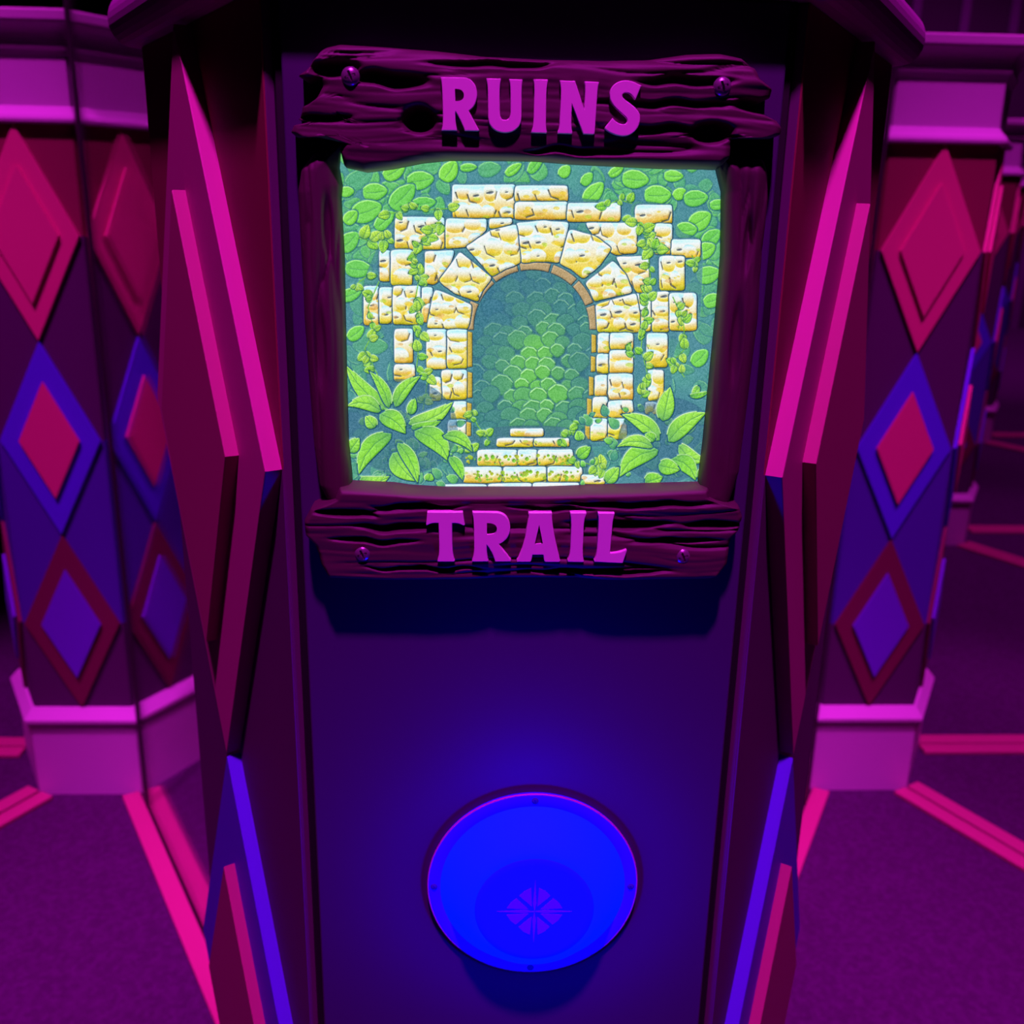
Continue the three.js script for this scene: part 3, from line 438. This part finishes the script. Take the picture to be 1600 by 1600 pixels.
obj('screen', box(CW / PPM, CH / PPM, 0.004, SX0 + CW / PPM / 2, SY1 - CH / PPM / 2, FZ + 0.001), screenMat, kiosk).userData.label = 'lit screen showing a stone arch overgrown with jungle leaves';
{
  const l = new THREE.RectAreaLight(new THREE.Color().setRGB(0.42, 0.62, 0.36), 0.9, 0.27, 0.22);
  l.name = 'screen_light'; l.position.set(0, 1.455, FZ + 0.005); l.rotation.y = Math.PI; kiosk.add(l);
}

// ---------------------------------------------------------------- the blue dome
{
  const d = obj('dome_button', new THREE.LatheGeometry([[0.040, 0.0405], [0.0545, 0.0395], [0.0600, 0.0375], [0.0680, 0.0310], [0.0760, 0.0205], [0.0830, 0.0105], [0.0870, 0.0070], [0.0890, 0.0050], [0.0, 0.0050]].map(p => new THREE.Vector2(...p)), 72).rotateX(Math.PI / 2), M.plastic, kiosk);
  d.position.set(0.0155, 0.934, FZ); d.userData.label = 'glowing blue plastic dome';
  obj('flange', new THREE.LatheGeometry([[0.080, 0.0], [0.0965, 0.0], [0.0978, 0.0010], [0.0980, 0.0060], [0.0970, 0.0070], [0.0860, 0.0072], [0.080, 0.0]].map(p => new THREE.Vector2(...p)), 96).rotateX(Math.PI / 2), M.flange, d);
  obj('rim', new THREE.TorusGeometry(0.0982, 0.0010, 10, 96).translate(0, 0, 0.0055), M.rim, d);
  obj('dome_top', new THREE.LatheGeometry([[0.0, 0.0417], [0.048, 0.0413], [0.053, 0.0405], [0.0555, 0.0385], [0.0, 0.0385]].map(p => new THREE.Vector2(...p)), 64).rotateX(Math.PI / 2), M.plasticTop, d);
  // compass rose: long and short points, quarter rings
  const parts = [], Z = 0.0412, H = 0.0009;
  const wedge = (a0, a1, r0, r1) => poly([[r0 * Math.cos((a0 + a1) / 2), r0 * Math.sin((a0 + a1) / 2)], [r1 * Math.cos(a0), r1 * Math.sin(a0)], [r1 * 0.93 * Math.cos((a0 + a1) / 2), r1 * 0.93 * Math.sin((a0 + a1) / 2)], [r1 * 0.86 * Math.cos(a1), r1 * 0.86 * Math.sin(a1)]], H, 0).translate(0, 0, Z);
  const arm = a => poly([[0, 0], [-0.0016, 0.009], [0, 0.034], [0.0016, 0.009]], H, 0).rotateZ(a).translate(0, 0, Z);
  for (let k = 0; k < 4; k++) { const b = k * 90; parts.push(arm(b * D), wedge((b + 8) * D, (b + 40) * D, 0.006, 0.0255), wedge((b + 82) * D, (b + 50) * D, 0.006, 0.0255)); }
  obj('compass_rose', mergeGeometries(parts), M.rose, d);
  const sg = screwGeometry(0.0034);
  for (const a of [0, 90, 180, 270]) { const s = obj('screw', sg, M.flangeScrew, d); s.position.set(0.0925 * Math.sin(a * D), 0.0925 * Math.cos(a * D), 0.0068); }
  const l = new THREE.PointLight(new THREE.Color().setRGB(0.0, 0.002, 1.0), 0.21); l.name = 'dome_light'; l.position.set(0.0155, 0.934, FZ + 0.085); l.castShadow = true; l.shadow.radius = 1.2; kiosk.add(l);
}

// ---------------------------------------------------------------- ceiling spots (above the picture)
const lensMat = new THREE.MeshStandardMaterial({ color: 0x000000, emissive: MAGENTA, emissiveIntensity: 3 });
for (const [x, z, tx, ty, tz, cd, beam, label] of SPOTS) {
  const o = thing('ceiling_spotlight', label, 'spotlight', 'magenta ceiling spotlights'); o.position.set(x, CEILING, z);
  obj('mount', new THREE.CylinderGeometry(0.05, 0.05, 0.03, 24).translate(0, -0.015, 0), M.dark, o);
  obj('arm', new THREE.CylinderGeometry(0.012, 0.012, 0.10, 12).translate(0, -0.075, 0), M.dark, o);
  const dir = new THREE.Vector3(tx - x, ty - (CEILING - 0.17), tz - z).normalize(), q = new THREE.Quaternion().setFromUnitVectors(new THREE.Vector3(0, -1, 0), dir);
  const h = obj('housing', new THREE.LatheGeometry([[0.0, 0.07], [0.045, 0.068], [0.055, 0.05], [0.062, -0.06], [0.062, -0.075], [0.056, -0.075], [0.05, -0.05], [0.0, -0.05]].map(p => new THREE.Vector2(...p)), 28), M.dark, o);
  h.position.set(0, -0.17, 0); h.quaternion.copy(q);
  obj('lens', new THREE.CylinderGeometry(0.05, 0.05, 0.004, 28).translate(0, -0.053, 0), lensMat, h);
  const s = new THREE.SpotLight(MAGENTA, cd, 0, beam * D, 0.45, 2); s.name = 'spot_beam';
  s.position.set(x + dir.x * 0.09, CEILING - 0.17 + dir.y * 0.09, z + dir.z * 0.09); s.target.position.set(tx, ty, tz); s.castShadow = true; s.shadow.radius = 9; s.shadow.mapSize.set(1024, 1024); s.shadow.bias = -0.0005;
  scene.add(s); scene.add(s.target);
}

renderer.render(scene, camera);
